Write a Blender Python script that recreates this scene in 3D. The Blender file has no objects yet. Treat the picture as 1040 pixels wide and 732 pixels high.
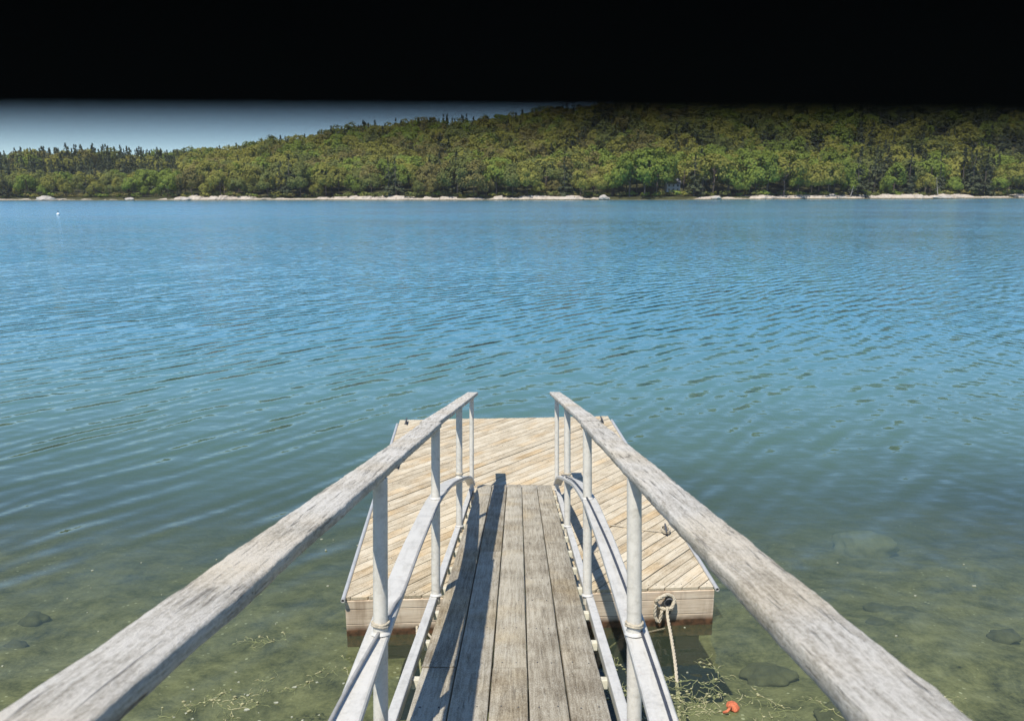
import bpy, bmesh, math, random
import numpy as np
from mathutils import Vector, Matrix, Euler, noise as mnoise

R = math.radians
random.seed(11)
rng = np.random.default_rng(5)
scene = bpy.context.scene
COL = scene.collection

# ------------------------------------------------------------------ helpers
def link(o, parent=None):
    COL.objects.link(o)
    if parent is not None:
        o.parent = parent
    return o

def tag(o, label=None, cat=None, group=None, kind=None):
    if label: o['label'] = label
    if cat: o['category'] = cat
    if group: o['group'] = group
    if kind: o['kind'] = kind
    return o

def empty(name, loc=(0, 0, 0), rot=(0, 0, 0), parent=None):
    o = bpy.data.objects.new(name, None)
    o.empty_display_size = 0.2
    o.location = loc
    o.rotation_euler = rot
    return link(o, parent)

def mesh_obj(name, verts, faces, mats, parent=None, smooth=False, midx=None):
    me = bpy.data.meshes.new(name)
    me.from_pydata([tuple(v) for v in verts], [], [tuple(f) for f in faces])
    if not isinstance(mats, (list, tuple)): mats = [mats]
    for m in mats: me.materials.append(m)
    if midx is not None:
        me.polygons.foreach_set('material_index', np.asarray(midx, dtype=np.int32))
    if smooth:
        me.polygons.foreach_set('use_smooth', np.ones(len(me.polygons), dtype=bool))
    me.update()
    o = bpy.data.objects.new(name, me)
    return link(o, parent)

def quads_mesh(name, V, mats, midx=None, smooth=False):
    """V: (n,4,3) array of quads."""
    n = V.shape[0]
    me = bpy.data.meshes.new(name)
    me.vertices.add(n * 4)
    me.vertices.foreach_set('co', V.reshape(-1).astype(np.float32))
    me.loops.add(n * 4)
    me.loops.foreach_set('vertex_index', np.arange(n * 4, dtype=np.int32))
    me.polygons.add(n)
    me.polygons.foreach_set('loop_start', np.arange(0, n * 4, 4, dtype=np.int32))
    for m in mats: me.materials.append(m)
    if midx is not None:
        me.polygons.foreach_set('material_index', midx.astype(np.int32))
    me.update(calc_edges=True)
    return me

class Geo:
    def __init__(s): s.v = []; s.f = []
    def add(s, verts, faces):
        n = len(s.v)
        s.v += [Vector(v) for v in verts]
        s.f += [tuple(i + n for i in f) for f in faces]
    def box(s, x0, x1, y0, y1, z0, z1, M=None, bev=0.0):
        b = min(bev, (x1-x0)*.45, (y1-y0)*.45, (z1-z0)*.45)
        if b > 0:
            bm = bmesh.new()
            bmesh.ops.create_cube(bm, size=1)
            for v in bm.verts:
                v.co = Vector((x0+(v.co.x+.5)*(x1-x0), y0+(v.co.y+.5)*(y1-y0), z0+(v.co.z+.5)*(z1-z0)))
            bmesh.ops.bevel(bm, geom=list(bm.edges), offset=b, segments=2, affect='EDGES', profile=.5)
            bm.verts.index_update()
            vs = [v.co.copy() for v in bm.verts]
            fs = [[v.index for v in f.verts] for f in bm.faces]
            bm.free()
        else:
            vs = [Vector((x, y, z)) for z in (z0, z1) for y in (y0, y1) for x in (x0, x1)]
            fs = [(0,2,3,1), (4,5,7,6), (0,1,5,4), (2,6,7,3), (0,4,6,2), (1,3,7,5)]
        if M is not None: vs = [M @ v for v in vs]
        s.add(vs, fs)
    def tube(s, pts, r, seg=10, cap=True, wob=0.0):
        pts = [Vector(p) for p in pts]
        n = len(pts)
        rs = r if isinstance(r, (list, tuple)) else [r]*n
        vs = []; fs = []
        ref = None
        for i, p in enumerate(pts):
            t = (pts[min(i+1, n-1)] - pts[max(i-1, 0)])
            if t.length < 1e-9: t = Vector((0, 0, 1))
            t.normalize()
            if ref is None:
                ref = Vector((0, 0, 1)) if abs(t.z) < .9 else Vector((1, 0, 0))
            a = (ref - t*ref.dot(t))
            if a.length < 1e-6: a = t.orthogonal()
            a.normalize(); ref = a
            b = t.cross(a)
            for k in range(seg):
                an = 2*math.pi*k/seg
                rr = rs[i]*(1 + (wob*random.uniform(-1, 1) if wob else 0))
                vs.append(p + (a*math.cos(an) + b*math.sin(an))*rr)
        for i in range(n-1):
            for k in range(seg):
                k2 = (k+1) % seg
                fs.append((i*seg+k, i*seg+k2, (i+1)*seg+k2, (i+1)*seg+k))
        if cap:
            fs.append(tuple(range(seg-1, -1, -1)))
            fs.append(tuple(range((n-1)*seg, n*seg)))
        s.add(vs, fs)
    def sweep(s, rings, cap=True):
        """rings: list of equal-length point lists."""
        m = len(rings[0]); vs = [p for r in rings for p in r]; fs = []
        for i in range(len(rings)-1):
            for k in range(m):
                k2 = (k+1) % m
                fs.append((i*m+k, i*m+k2, (i+1)*m+k2, (i+1)*m+k))
        if cap:
            fs.append(tuple(range(m-1, -1, -1)))
            fs.append(tuple(range((len(rings)-1)*m, len(rings)*m)))
        s.add(vs, fs)
    def obj(s, name, mat, parent=None, smooth=False):
        o = mesh_obj(name, s.v, s.f, mat, parent, smooth)
        return o

def auto_smooth(o, ang=35):
    me = o.data
    bm = bmesh.new(); bm.from_mesh(me)
    bmesh.ops.recalc_face_normals(bm, faces=bm.faces)
    for e in bm.edges:
        if len(e.link_faces) == 2:
            e.smooth = e.calc_face_angle(0) < R(ang)
    for f in bm.faces: f.smooth = True
    bm.to_mesh(me); bm.free()
    return o

# ------------------------------------------------------------------ node helpers
class NT:
    def __init__(s, name):
        s.m = bpy.data.materials.new(name); s.m.use_nodes = True
        s.t = s.m.node_tree; s.t.nodes.clear()
        s.out = s.t.nodes.new('ShaderNodeOutputMaterial')
    def n(s, typ, **kw):
        nd = s.t.nodes.new(typ)
        for k, v in kw.items():
            setattr(nd, k, v)
        return nd
    def set(s, sock, v):
        if hasattr(v, 'is_output') or isinstance(v, bpy.types.NodeSocket):
            s.t.links.new(v, sock)
        elif v is not None:
            sock.default_value = v
    def math(s, op, a, b=None, c=None, clamp=False):
        nd = s.n('ShaderNodeMath', operation=op, use_clamp=clamp)
        s.set(nd.inputs[0], a)
        if b is not None: s.set(nd.inputs[1], b)
        if c is not None: s.set(nd.inputs[2], c)
        return nd.outputs[0]
    def vmath(s, op, a, b=None, scale=None):
        nd = s.n('ShaderNodeVectorMath', operation=op)
        s.set(nd.inputs[0], a)
        if b is not None: s.set(nd.inputs[1], b)
        if scale is not None: s.set(nd.inputs['Scale'], scale)
        return nd.outputs['Value'] if op in ('DOT_PRODUCT', 'LENGTH', 'DISTANCE') else nd.outputs['Vector']
    def noise(s, vec, scale, detail=3, rough=.55, dist=0, color=False):
        nd = s.n('ShaderNodeTexNoise')
        s.set(nd.inputs['Vector'], vec)
        nd.inputs['Scale'].default_value = scale
        nd.inputs['Detail'].default_value = detail
        nd.inputs['Roughness'].default_value = rough
        nd.inputs['Distortion'].default_value = dist
        return nd.outputs['Color' if color else 'Fac']
    def scale(s, vec, sc):
        return s.vmath('MULTIPLY', vec, sc)
    def ramp(s, fac, stops, interp='LINEAR'):
        nd = s.n('ShaderNodeValToRGB'); cr = nd.color_ramp; cr.interpolation = interp
        while len(cr.elements) > 1: cr.elements.remove(cr.elements[-1])
        for i, (p, c) in enumerate(stops):
            e = cr.elements[0] if i == 0 else cr.elements.new(p)
            e.position = p
            if isinstance(c, (int, float)): c = (c, c, c)
            e.color = (c[0], c[1], c[2], 1)
        s.set(nd.inputs['Fac'], fac)
        return nd.outputs['Color']
    def mix(s, fac, a, b, blend='MIX'):
        nd = s.n('ShaderNodeMix', data_type='RGBA', blend_type=blend)
        s.set(nd.inputs[0], fac)
        for i, v in ((6, a), (7, b)):
            if isinstance(v, tuple): v = (v[0], v[1], v[2], 1)
            s.set(nd.inputs[i], v)
        return nd.outputs[2]
    def maprange(s, v, a, b, c=0.0, d=1.0, smooth=False):
        nd = s.n('ShaderNodeMapRange', clamp=True)
        if smooth: nd.interpolation_type = 'SMOOTHSTEP'
        s.set(nd.inputs[0], v)
        for i, x in enumerate((a, b, c, d)): nd.inputs[i+1].default_value = x
        return nd.outputs[0]
    def obj(s): return s.n('ShaderNodeTexCoord').outputs['Object']
    def pos(s): return s.n('ShaderNodeNewGeometry').outputs['Position']
    def island(s): return s.n('ShaderNodeNewGeometry').outputs['Random Per Island']
    def bump(s, h, strength=.3, dist=.01):
        nd = s.n('ShaderNodeBump')
        nd.inputs['Strength'].default_value = strength
        nd.inputs['Distance'].default_value = dist
        s.set(nd.inputs['Height'], h)
        return nd.outputs['Normal']
    def principled(s, col, rough=.7, metal=0.0, normal=None, spec=.4):
        p = s.n('ShaderNodeBsdfPrincipled')
        if isinstance(col, tuple): col = (col[0], col[1], col[2], 1)
        s.set(p.inputs['Base Color'], col)
        s.set(p.inputs['Roughness'], rough)
        p.inputs['Metallic'].default_value = metal
        p.inputs['Specular IOR Level'].default_value = spec
        if normal is not None: s.set(p.inputs['Normal'], normal)
        s.t.links.new(p.outputs[0], s.out.inputs[0])
        return p

# ------------------------------------------------------------------ materials
def wood(name, dark, mid, light, axis='y', grain=1.0, tint=None, bump=.5, lich=0.0, stain=.5, crk=.6):
    t = NT(name)
    o = t.obj()
    rnd = t.island()
    off = t.n('ShaderNodeCombineXYZ')
    t.set(off.inputs[0], t.math('MULTIPLY', rnd, 37.0)); t.set(off.inputs[1], t.math('MULTIPLY', rnd, 91.0)); t.set(off.inputs[2], t.math('MULTIPLY', rnd, 13.0))
    v = t.vmath('ADD', o, off.outputs[0])
    sc = {'y': (1, .05, 1), 'x': (.05, 1, 1)}[axis] if axis in 'xy' else None
    g = t.scale(v, sc)
    warp = t.noise(v, 2.2, 2, color=True)
    g = t.vmath('ADD', g, t.scale(t.vmath('SUBTRACT', warp, (.5, .5, .5)), (.02, .02, .02)))
    n1 = t.noise(g, 70*grain, 9, .72)
    n2 = t.noise(g, 330*grain, 5, .75)
    n3 = t.noise(v, 3.2, 4, .6)
    n4 = t.noise(t.scale(v, (1, .45, 1)), 150, 6, .75)
    f = t.math('ADD', t.math('MULTIPLY', n1, .62), t.math('MULTIPLY', n2, .38))
    f = t.math('ADD', f, t.math('MULTIPLY', t.math('SUBTRACT', n3, .5), stain))
    f = t.math('ADD', f, t.math('MULTIPLY', t.math('SUBTRACT', n4, .5), .6))
    f = t.math('ADD', f, t.math('MULTIPLY', t.math('SUBTRACT', rnd, .5), .11))
    c = t.ramp(f, [(.34, dark), (.485, mid), (.62, light)])
    if tint:
        c = t.mix(t.maprange(t.noise(v, 1.4, 3), .5, .68), c, t.mix(1.0, c, tint, 'MULTIPLY'))
    # dark narrow checks in the weathered grain
    crack = t.maprange(t.noise(g, 85*grain, 3, .5), .30, .38, 1.0, 0.0)
    c = t.mix(t.math('MULTIPLY', crack, crk), c, tuple(x*.35 for x in dark))
    if lich:
        l = t.maprange(t.noise(v, 110, 5, .75), .57, .66)
        l = t.math('MULTIPLY', l, t.maprange(t.noise(v, 5, 3), .45, .62))
        c = t.mix(t.math('MULTIPLY', l, lich), c, (.58, .58, .5))
    h = t.math('SUBTRACT', t.math('ADD', f, t.math('MULTIPLY', n4, .3)), t.math('MULTIPLY', crack, .6))
    t.principled(c, .85, normal=t.bump(h, bump, .006), spec=.2)
    return t.m

def metal(name, col, dirt=.35, rough=.5, met=.25):
    t = NT(name); o = t.obj()
    n = t.noise(o, 9, 5, .65); n2 = t.noise(o, 70, 4, .7)
    c = t.ramp(t.math('ADD', t.math('MULTIPLY', n, .6), t.math('MULTIPLY', n2, .4)),
               [(.3, tuple(x*(1-dirt) for x in col)), (.52, col), (.75, tuple(min(1, x*1.08) for x in col))])
    streak = t.maprange(t.noise(t.scale(o, (30, 4, 30)), 1.0, 4, .6), .52, .72, 0, .45)
    c = t.mix(streak, c, tuple(x*.55 for x in (col[0], col[1]*.97, col[2]*.88)))
    rust = t.math('MULTIPLY', t.maprange(t.noise(o, 13, 5, .7), .60, .68), t.maprange(n2, .42, .58))
    c = t.mix(t.math('MULTIPLY', rust, .45), c, (.30, .20, .12))
    t.principled(c, t.maprange(n2, .3, .7, rough-.1, rough+.15), met, t.bump(n2, .12, .004), .4)
    return t.m

def plain(name, col, rough=.6, sc=20, var=.3, met=0, bump=.2):
    t = NT(name); o = t.obj()
    n = t.noise(o, sc, 5, .65)
    c = t.ramp(n, [(.28, tuple(x*(1-var) for x in col)), (.72, tuple(min(1, x*(1+var*.6)) for x in col))])
    t.principled(c, rough, met, t.bump(n, bump, .01), .35)
    return t.m

M_HAND = wood('weathered_rail_wood', (.19, .17, .135), (.40, .365, .30), (.60, .56, .485), 'y', 1.0, (1.0, .94, .84), .9, .8, .3)
M_DECK = wood('weathered_deck_wood', (.15, .12, .08), (.290, .252, .185), (.44, .395, .305), 'y', .9, (1.0, .92, .78), .6, .8, .4, .3)
M_FLOATX = wood('float_deck_wood', (.24, .19, .12), (.45, .378, .262), (.575, .505, .375), 'y', .8, (1.0, .88, .72), .35, .3, .35, .35)
M_ALU = metal('aged_aluminium', (.53, .51, .46), .3, .55, .04)
M_POST = metal('post_aluminium', (.58, .545, .465), .25, .5, .03)
M_STUB = plain('cream_crossbar', (.60, .57, .46), .6, 25, .25)
M_ROPE = plain('weathered_rope', (.52, .45, .33), .9, 90, .45, 0, .6)
M_DARKROPE = plain('wet_rope', (.20, .17, .11), .9, 80, .4, 0, .6)
M_CABLE = plain('cable_jacket', (.30, .29, .27), .6, 30, .25)
M_GALV = metal('galvanised_pipe', (.50, .49, .46), .3, .45, .3)
M_CLEAT = plain('cleat_iron', (.12, .12, .12), .6, 40, .4, .4)
M_BLACK = plain('black_lens_edge', (.006, .008, .011), .95, 60, .2)  # near-black colour of the dark edge added at the lens
M_BLACK.node_tree.nodes['Principled BSDF'].inputs['Specular IOR Level'].default_value = 0.0
M_ORANGE = plain('orange_plastic', (.58, .16, .07), .7, 45, .55)
M_WHITE = plain('white_plastic', (.8, .8, .78), .4, 20, .08)
M_TRUNK = plain('tree_bark', (.13, .10, .075), .9, 3, .4)
M_DEAD = plain('bleached_dead_wood', (.27, .25, .22), .9, 2, .3)
M_WEED = plain('floating_rockweed', (.34, .32, .17), .7, 30, .45)
M_SCUM = plain('drifting_scraps', (.36, .36, .26), .8, 30, .3)

def fascia_mat():
    t = NT('fascia_wood'); o = t.obj(); rnd = t.island()
    off = t.n('ShaderNodeCombineXYZ')
    t.set(off.inputs[0], t.math('MULTIPLY', rnd, 37.0)); t.set(off.inputs[2], t.math('MULTIPLY', rnd, 13.0))
    v = t.vmath('ADD', o, off.outputs[0])
    g = t.scale(v, (.05, 1, 1))
    f = t.math('ADD', t.math('MULTIPLY', t.noise(g, 50, 8, .65), .6), t.math('MULTIPLY', t.noise(v, 4, 4), .4))
    c = t.ramp(f, [(.3, (.36, .27, .18)), (.5, (.62, .50, .36)), (.68, (.74, .63, .48))])
    z = t.n('ShaderNodeSeparateXYZ'); t.set(z.inputs[0], t.pos())
    zz = t.math('ADD', z.outputs[2], t.math('MULTIPLY', t.math('SUBTRACT', t.noise(v, 6, 4), .5), .06))
    wet = t.maprange(zz, .12, .06, 0, 1)
    c = t.mix(t.math('MULTIPLY', t.maprange(t.noise(t.scale(v, (5, 5, .7)), 1.0, 5, .65), .5, .68), .55), c, (.22, .14, .08))
    c = t.mix(wet, c, t.ramp(t.noise(v, 18, 4), [(.35, (.045, .03, .018)), (.65, (.15, .075, .04))]))
    t.principled(c, t.maprange(wet, 0, 1, .85, .4), 0, t.bump(f, .4, .008), .3)
    return t.m
M_FASC = fascia_mat()

def rock_mat(name, base, weedline=True):
    t = NT(name); p = t.pos()
    n = t.noise(p, .35, 7, .65); n2 = t.noise(p, 2.2, 5, .65)
    lay = t.noise(t.scale(p, (.25, .25, 2.2)), 1.0, 5, .6)
    f = t.math('ADD', t.math('MULTIPLY', n, .45), t.math('ADD', t.math('MULTIPLY', n2, .25), t.math('MULTIPLY', lay, .3)))
    c = t.ramp(f, [(.33, tuple(x*.38 for x in base)), (.47, base), (.66, tuple(min(.75, x*1.45) for x in base))])
    if weedline:
        z = t.n('ShaderNodeSeparateXYZ'); t.set(z.inputs[0], p)
        zz = t.math('ADD', z.outputs[2], t.math('MULTIPLY', t.math('SUBTRACT', n2, .5), .7))
        w = t.maprange(zz, .62, .30, 0, 1)
        c = t.mix(w, c, t.ramp(n2, [(.4, (.05, .045, .02)), (.65, (.13, .11, .045))]))
    t.principled(c, .9, 0, t.bump(f, .6, .3), .2)
    return t.m
M_LEDGE = rock_mat('granite_ledge', (.38, .325, .26))
M_BOULD = rock_mat('pale_granite', (.36, .32, .27))

def ground_mat():
    t = NT('forest_floor'); p = t.pos()
    n = t.noise(p, .12, 6, .65)
    c = t.ramp(n, [(.35, (.035, .036, .016)), (.55, (.06, .06, .024)), (.7, (.10, .085, .045))])
    t.principled(c, .95, spec=.1); return t.m
M_GROUND = ground_mat()

def leaf(name, col, var=.24):
    t = NT(name); p = t.pos()
    n = t.noise(p, .55, 3, .6); n2 = t.noise(p, .06, 2)
    rnd = t.n('ShaderNodeObjectInfo').outputs['Random']
    f = t.math('ADD', t.math('MULTIPLY', n, .5), t.math('ADD', t.math('MULTIPLY', n2, .3), t.math('MULTIPLY', rnd, .2)))
    c = t.ramp(f, [(.3, tuple(x*(1-var) for x in col)), (.6, tuple(x*(1+var*.6) for x in col))])
    d = t.n('ShaderNodeBsdfDiffuse'); t.set(d.inputs['Color'], c)
    tr = t.n('ShaderNodeBsdfTranslucent'); t.set(tr.inputs['Color'], c)
    mx = t.n('ShaderNodeMixShader'); mx.inputs[0].default_value = .28
    t.t.links.new(d.outputs[0], mx.inputs[1]); t.t.links.new(tr.outputs[0], mx.inputs[2])
    t.t.links.new(mx.outputs[0], t.out.inputs[0])
    return t.m
L_YEL = leaf('yellow_green_leaves', (.245, .235, .054))
L_BRT = leaf('fresh_green_leaves', (.190, .235, .046))
L_MID = leaf('mid_green_leaves', (.155, .168, .050))
L_BRZ = leaf('bronze_young_leaves', (.195, .170, .056))
L_CON = leaf('spruce_needles', (.078, .088, .046), .3)
L_CON2 = leaf('pine_needles', (.105, .118, .060), .3)
LEAVES = [L_YEL, L_BRT, L_MID, L_BRZ, L_CON, L_CON2]

# ------------------------------------------------------------------ camera
CAMZ = 4.2
F_PX = 780.0
PITCH = 12.37
cam = bpy.data.cameras.new('camera')
cam.sensor_width = 36.0
cam.lens = 36.0*F_PX/1040.0
cam.clip_start = 0.005
cam.clip_end = 6000
cam.dof.use_dof = True
cam.dof.focus_distance = 9.0
cam.dof.aperture_fstop = 7.2
camo = bpy.data.objects.new('camera', cam); COL.objects.link(camo)
CAM_M = Matrix.Translation((0, 0, CAMZ)) @ Matrix.Rotation(R(90-PITCH), 4, 'X') @ Matrix.Rotation(R(-.15), 4, 'Z')
camo.matrix_world = CAM_M
scene.camera = camo

# ------------------------------------------------------------------ light
sd = Vector((-.295, -.4975, 1.127)).normalized()      # towards the sun
elev = math.asin(sd.z); az = math.atan2(sd.x, sd.y)
w = bpy.data.worlds.new('World'); scene.world = w; w.use_nodes = True
wt = w.node_tree; wt.nodes.clear()
sky = wt.nodes.new('ShaderNodeTexSky'); sky.sky_type = 'NISHITA'; sky.sun_disc = False
sky.sun_elevation = elev; sky.sun_rotation = az
sky.altitude = 0; sky.air_density = 1.0; sky.dust_density = 0.0; sky.ozone_density = 5.0
bg = wt.nodes.new('ShaderNodeBackground'); bg.inputs['Strength'].default_value = .125
wo = wt.nodes.new('ShaderNodeOutputWorld')
tint = wt.nodes.new('ShaderNodeMix'); tint.data_type = 'RGBA'; tint.blend_type = 'MULTIPLY'
tint.inputs[0].default_value = 1.0; tint.inputs[7].default_value = (.76, .87, .98, 1)      # cool white balance of the phone camera
wt.links.new(sky.outputs[0], tint.inputs[6]); wt.links.new(tint.outputs[2], bg.inputs[0]); wt.links.new(bg.outputs[0], wo.inputs[0])
sun = bpy.data.lights.new('sun', 'SUN'); sun.energy = 4.6; sun.angle = R(.53); sun.color = (1, .955, .88)
so = bpy.data.objects.new('sun', sun); COL.objects.link(so)
so.rotation_euler = sd.to_track_quat('Z', 'Y').to_euler(); so.location = (-20, -40, 80)

vs = scene.view_settings
vs.view_transform = 'Standard'; vs.look = 'None'; vs.gamma = 1; vs.use_curve_mapping = False
vs.exposure = 0.4
scene.cycles.max_bounces = 6
scene.cycles.transparent_max_bounces = 10
scene.cycles.sample_clamp_indirect = 6
scene.cycles.caustics_reflective = False
scene.cycles.caustics_refractive = False

# ------------------------------------------------------------------ shore line and terrain
SX = np.array([-900, -480, -330, -230, -140, -60, 0, 60, 110, 200, 330, 520, 900], float)
SY = np.array([520, 470, 455, 440, 425, 402, 398, 392, 404, 415, 440, 470, 520], float)
RX = np.array([-900, -420, -330, -262, -215, -169, -138, -90, -31, 61, 215, 400, 900], float)
RH = np.array([24, 23, 25, 22, 24, 33, 39, 41, 45, 54, 71, 77, 80], float)
def shore_y(x):
    x = np.asarray(x, float)
    return np.interp(x, SX, SY) + 4*np.sin(x*.045) + 2.5*np.sin(x*.13+1) + 1.2*np.sin(x*.37)
def sstep(t):
    t = np.clip(t, 0, 1); return t*t*(3-2*t)
def ground_h(x, y):
    d = y - shore_y(x)
    r = np.interp(x, RX, RH)
    g = np.where(d < 4, -1.5 + d*.75, 1.5 + 2.5*sstep((d-4)/30))
    g = g + (r-5)*sstep((d-18)/210) + 1.5*np.sin(x*.05+y*.03)*sstep((d-20)/60)
    return g

# hillside
xs = np.concatenate([np.arange(-900, -450, 25), np.arange(-450, 450, 7), np.arange(450, 901, 25)])
ds = np.concatenate([np.arange(-2, 12, 2.), np.arange(12, 60, 6.), np.arange(60, 420, 20.), [500, 700, 1200]])
V = []; F = []
for d in ds:
    yy = shore_y(xs) + d
    zz = ground_h(xs, yy)
    V += list(zip(xs, yy, zz))
nx = len(xs)
for i in range(len(ds)-1):
    for j in range(nx-1):
        F.append((i*nx+j, i*nx+j+1, (i+1)*nx+j+1, (i+1)*nx+j))
hill = mesh_obj('hillside', V, F, M_GROUND, smooth=True); tag(hill, kind='structure')

# rocky shore: a broken ledge following the waterline
V = []; F = []
lx = np.arange(-520, 521, .8)
prof = [-3.5, -2.0, -.8, .2, 1.2, 2.4, 3.8, 5.4, 7.2, 9.5]
hgt = [-1.0, -.4, .5, 1.05, 1.3, 1.5, 1.75, 1.9, 1.9, 1.4]
for x in lx:
    hs = .75 + .75*mnoise.noise((x*.021, 3.1, 0)) + .35*mnoise.noise((x*.09, 7.7, 0))
    hs = min(1.35, max(.7, hs*1.4))
    hs *= float(np.interp(x, [-300, -200, -175, 38, 50, 92, 104], [.45, .45, 1, 1, .35, .35, 1]))
    y0 = float(shore_y(x))
    for k, (p, h) in enumerate(zip(prof, hgt)):
        q = mnoise.noise((x*.3, p*.5, 1.0)); q2 = mnoise.noise((x*1.1, p*1.3, 4.0))
        cell = mnoise.cell((x*.22, p*.35, 2.0))
        V.append((x + q2*.5, y0 + p + q*1.2, (h*hs if h > 0 else h) + (q*.3 + q2*.3 + (cell-.5)*.5)*(.3 if h < 0 else 1)*hs))
m = len(prof)
for i in range(len(lx)-1):
    for k in range(m-1):
        F.append((i*m+k, (i+1)*m+k, (i+1)*m+k+1, i*m+k+1))
ledge = mesh_obj('rocky_shore', V, F, M_LEDGE); tag(ledge, kind='structure')

def rock(name, loc, size, seed, mat, sub=3, rough=.35, flat=.6):
    bm = bmesh.new()
    bmesh.ops.create_icosphere(bm, subdivisions=sub, radius=1)
    for v in bm.verts:
        c = v.co.copy()
        k = 1 + rough*mnoise.noise(c*1.1 + Vector((seed*3.1, seed, 0))) + rough*.5*mnoise.noise(c*2.7 + Vector((seed, 0, seed)))
        c = c*k
        c.z *= 1.0
        v.co = Vector((c.x*size[0], c.y*size[1], c.z*size[2]))
    me = bpy.data.meshes.new(name); bm.to_mesh(me); bm.free()
    me.materials.append(mat)
    o = bpy.data.objects.new(name, me); o.location = loc
    return link(o)
for (px, dd, sx, sz, lab) in [
    (-262, -3.2, 6.0, 2.1, 'broad pale humped boulder at the waterline near the left end of the far shore'),
    (-210, -2.0, 2.6, 1.3, 'small pale boulder at the waterline right of the big humped boulder'),
    (-176, -2.2, 3.4, 1.6, 'pale boulder where the light ledge begins below bright green trees'),
    (47, -1.5, 2.8, 2.2, 'blocky tan boulder standing just left of the lowest overhanging tree on the far shore'),
    (228, -2.6, 5.0, 1.5, 'long bleached slab of rock below the bare dead trunk'),
    (104, -1.8, 2.5, 1.8, 'pale rounded boulder right of the lowest overhanging tree on the far shore')]:
    o = rock('boulder', (px, float(shore_y(px))+dd, .35), (sx, sx*.6, sz), px*.37, M_BOULD)
    tag(o, lab, 'boulder', 'boulders along the far shore')

# ------------------------------------------------------------------ trees
def rand_dirs(n, g):
    v = g.normal(size=(n, 3)); return v/np.linalg.norm(v, axis=1, keepdims=True)
def quads_at(P, N, S, g, aspect=.75):
    n = len(P)
    t = np.cross(N, g.normal(size=(n, 3))); t /= np.linalg.norm(t, axis=1, keepdims=True)+1e-9
    b = np.cross(N, t)
    S = S[:, None]
    c = np.stack([P - t*S - b*S*aspect*.4, P + t*S*.2 - b*S*aspect, P + t*S + b*S*aspect*.3, P - t*S*.2 + b*S*aspect], 1)
    return c
def broadleaf(seed, nq, qs, wide=.5):
    """unit-height rounded crown: leaf clumps over many small billows on one uneven dome"""
    g = np.random.default_rng(seed)
    nl = int(g.integers(26, 38))
    D = rand_dirs(nl, g); D[:, 2] = np.abs(D[:, 2])*1.25 - .42
    D /= np.linalg.norm(D, axis=1, keepdims=True)
    ax = np.array([wide*g.uniform(.78, 1.0), wide*g.uniform(.78, 1.0), .40])
    C = D*ax*g.uniform(.62, .95, (nl, 1)) + np.array([0, 0, .55])
    RR = g.uniform(.09, .17, nl)
    w = RR**2; idx = g.choice(nl, nq, p=w/w.sum())
    N0 = rand_dirs(nq, g); out = D[idx]
    N0 = N0 + out*.55 + np.array([0, 0, .25]); N0 /= np.linalg.norm(N0, axis=1, keepdims=True)
    P = C[idx] + N0*(RR[idx]*g.uniform(.7, 1.12, nq))[:, None]
    N = N0*.8 + out*.5 + g.normal(size=(nq, 3))*.38; N /= np.linalg.norm(N, axis=1, keepdims=True)
    return quads_at(P, N, qs*g.uniform(.55, 1.3, nq), g)
def conifer(seed, nq, qs, wide=.2, ragged=.35):
    g = np.random.default_rng(seed)
    nb = 62
    zb = np.sort(g.uniform(.10, .97, nb)); ab = g.uniform(0, 6.283, nb)
    ln = wide*(1-zb)**.8*g.uniform(1-ragged, 1.12, nb) + .012
    idx = g.choice(nb, nq, p=(ln+.02)/(ln+.02).sum())
    t = g.uniform(.15, 1, nq)**.7
    r = ln[idx]*t
    a = ab[idx] + g.normal(size=nq)*.16
    P = np.stack([r*np.cos(a), r*np.sin(a), zb[idx] - r*.35 + g.normal(size=nq)*.008], 1)
    top = g.random(nq) < .05
    P[top] = np.stack([g.normal(size=top.sum())*.008, g.normal(size=top.sum())*.008, g.uniform(.9, 1.0, top.sum())], 1)
    N = np.stack([np.cos(a)*.5, np.sin(a)*.5, np.full(nq, .8)], 1) + g.normal(size=(nq, 3))*.35
    N /= np.linalg.norm(N, axis=1, keepdims=True)
    return quads_at(P, N, qs*g.uniform(.6, 1.3, nq)*(1.15-.6*P[:, 2]), g, .6)

BROAD_HI = [broadleaf(100+i, 2200, .028, w_) for i, w_ in enumerate((.46, .52, .42, .56, .49, .40))]
CON_HI = [conifer(200+i, 1100, .030, w_, rg) for i, (w_, rg) in enumerate(((.23, .3), (.27, .4), (.20, .35), (.30, .6)))]
BROAD_LO = [broadleaf(300+i, 1100, .036, w_) for i, w_ in enumerate((.46, .52, .42, .56))]
CON_LO = [conifer(400+i, 700, .038, w_, rg) for i, (w_, rg) in enumerate(((.23, .3), (.27, .4), (.20, .35)))]

def trunk_mesh(name, r0, h, seed, limbs, mat):
    g = random.Random(seed)
    G = Geo()
    pts = []; rs = []
    for i in range(7):
        t = i/6
        pts.append((g.uniform(-1, 1)*.012*i/3, g.uniform(-1, 1)*.012*i/3, -.06 + t*(h+.06)))
        rs.append(r0*(1-t*.75))
    G.tube(pts, rs, 7)
    for k in range(limbs):
        t = g.uniform(.35, .9); z = h*t; a = g.uniform(0, 6.283); L = g.uniform(.14, .3)
        p0 = Vector((0, 0, z))
        p1 = p0 + Vector((math.cos(a)*L*.5, math.sin(a)*L*.5, L*.45)); p2 = p0 + Vector((math.cos(a)*L, math.sin(a)*L, L*.7))
        G.tube([p0, p1, p2], [r0*.4, r0*.25, r0*.08], 5)
    me = bpy.data.meshes.new(name)
    me.from_pydata([tuple(v) for v in G.v], [], G.f); me.materials.append(mat)
    return me
TR_B = [trunk_mesh('trunk', .022, .75, 7+i, 7, M_TRUNK) for i in range(3)]
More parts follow.
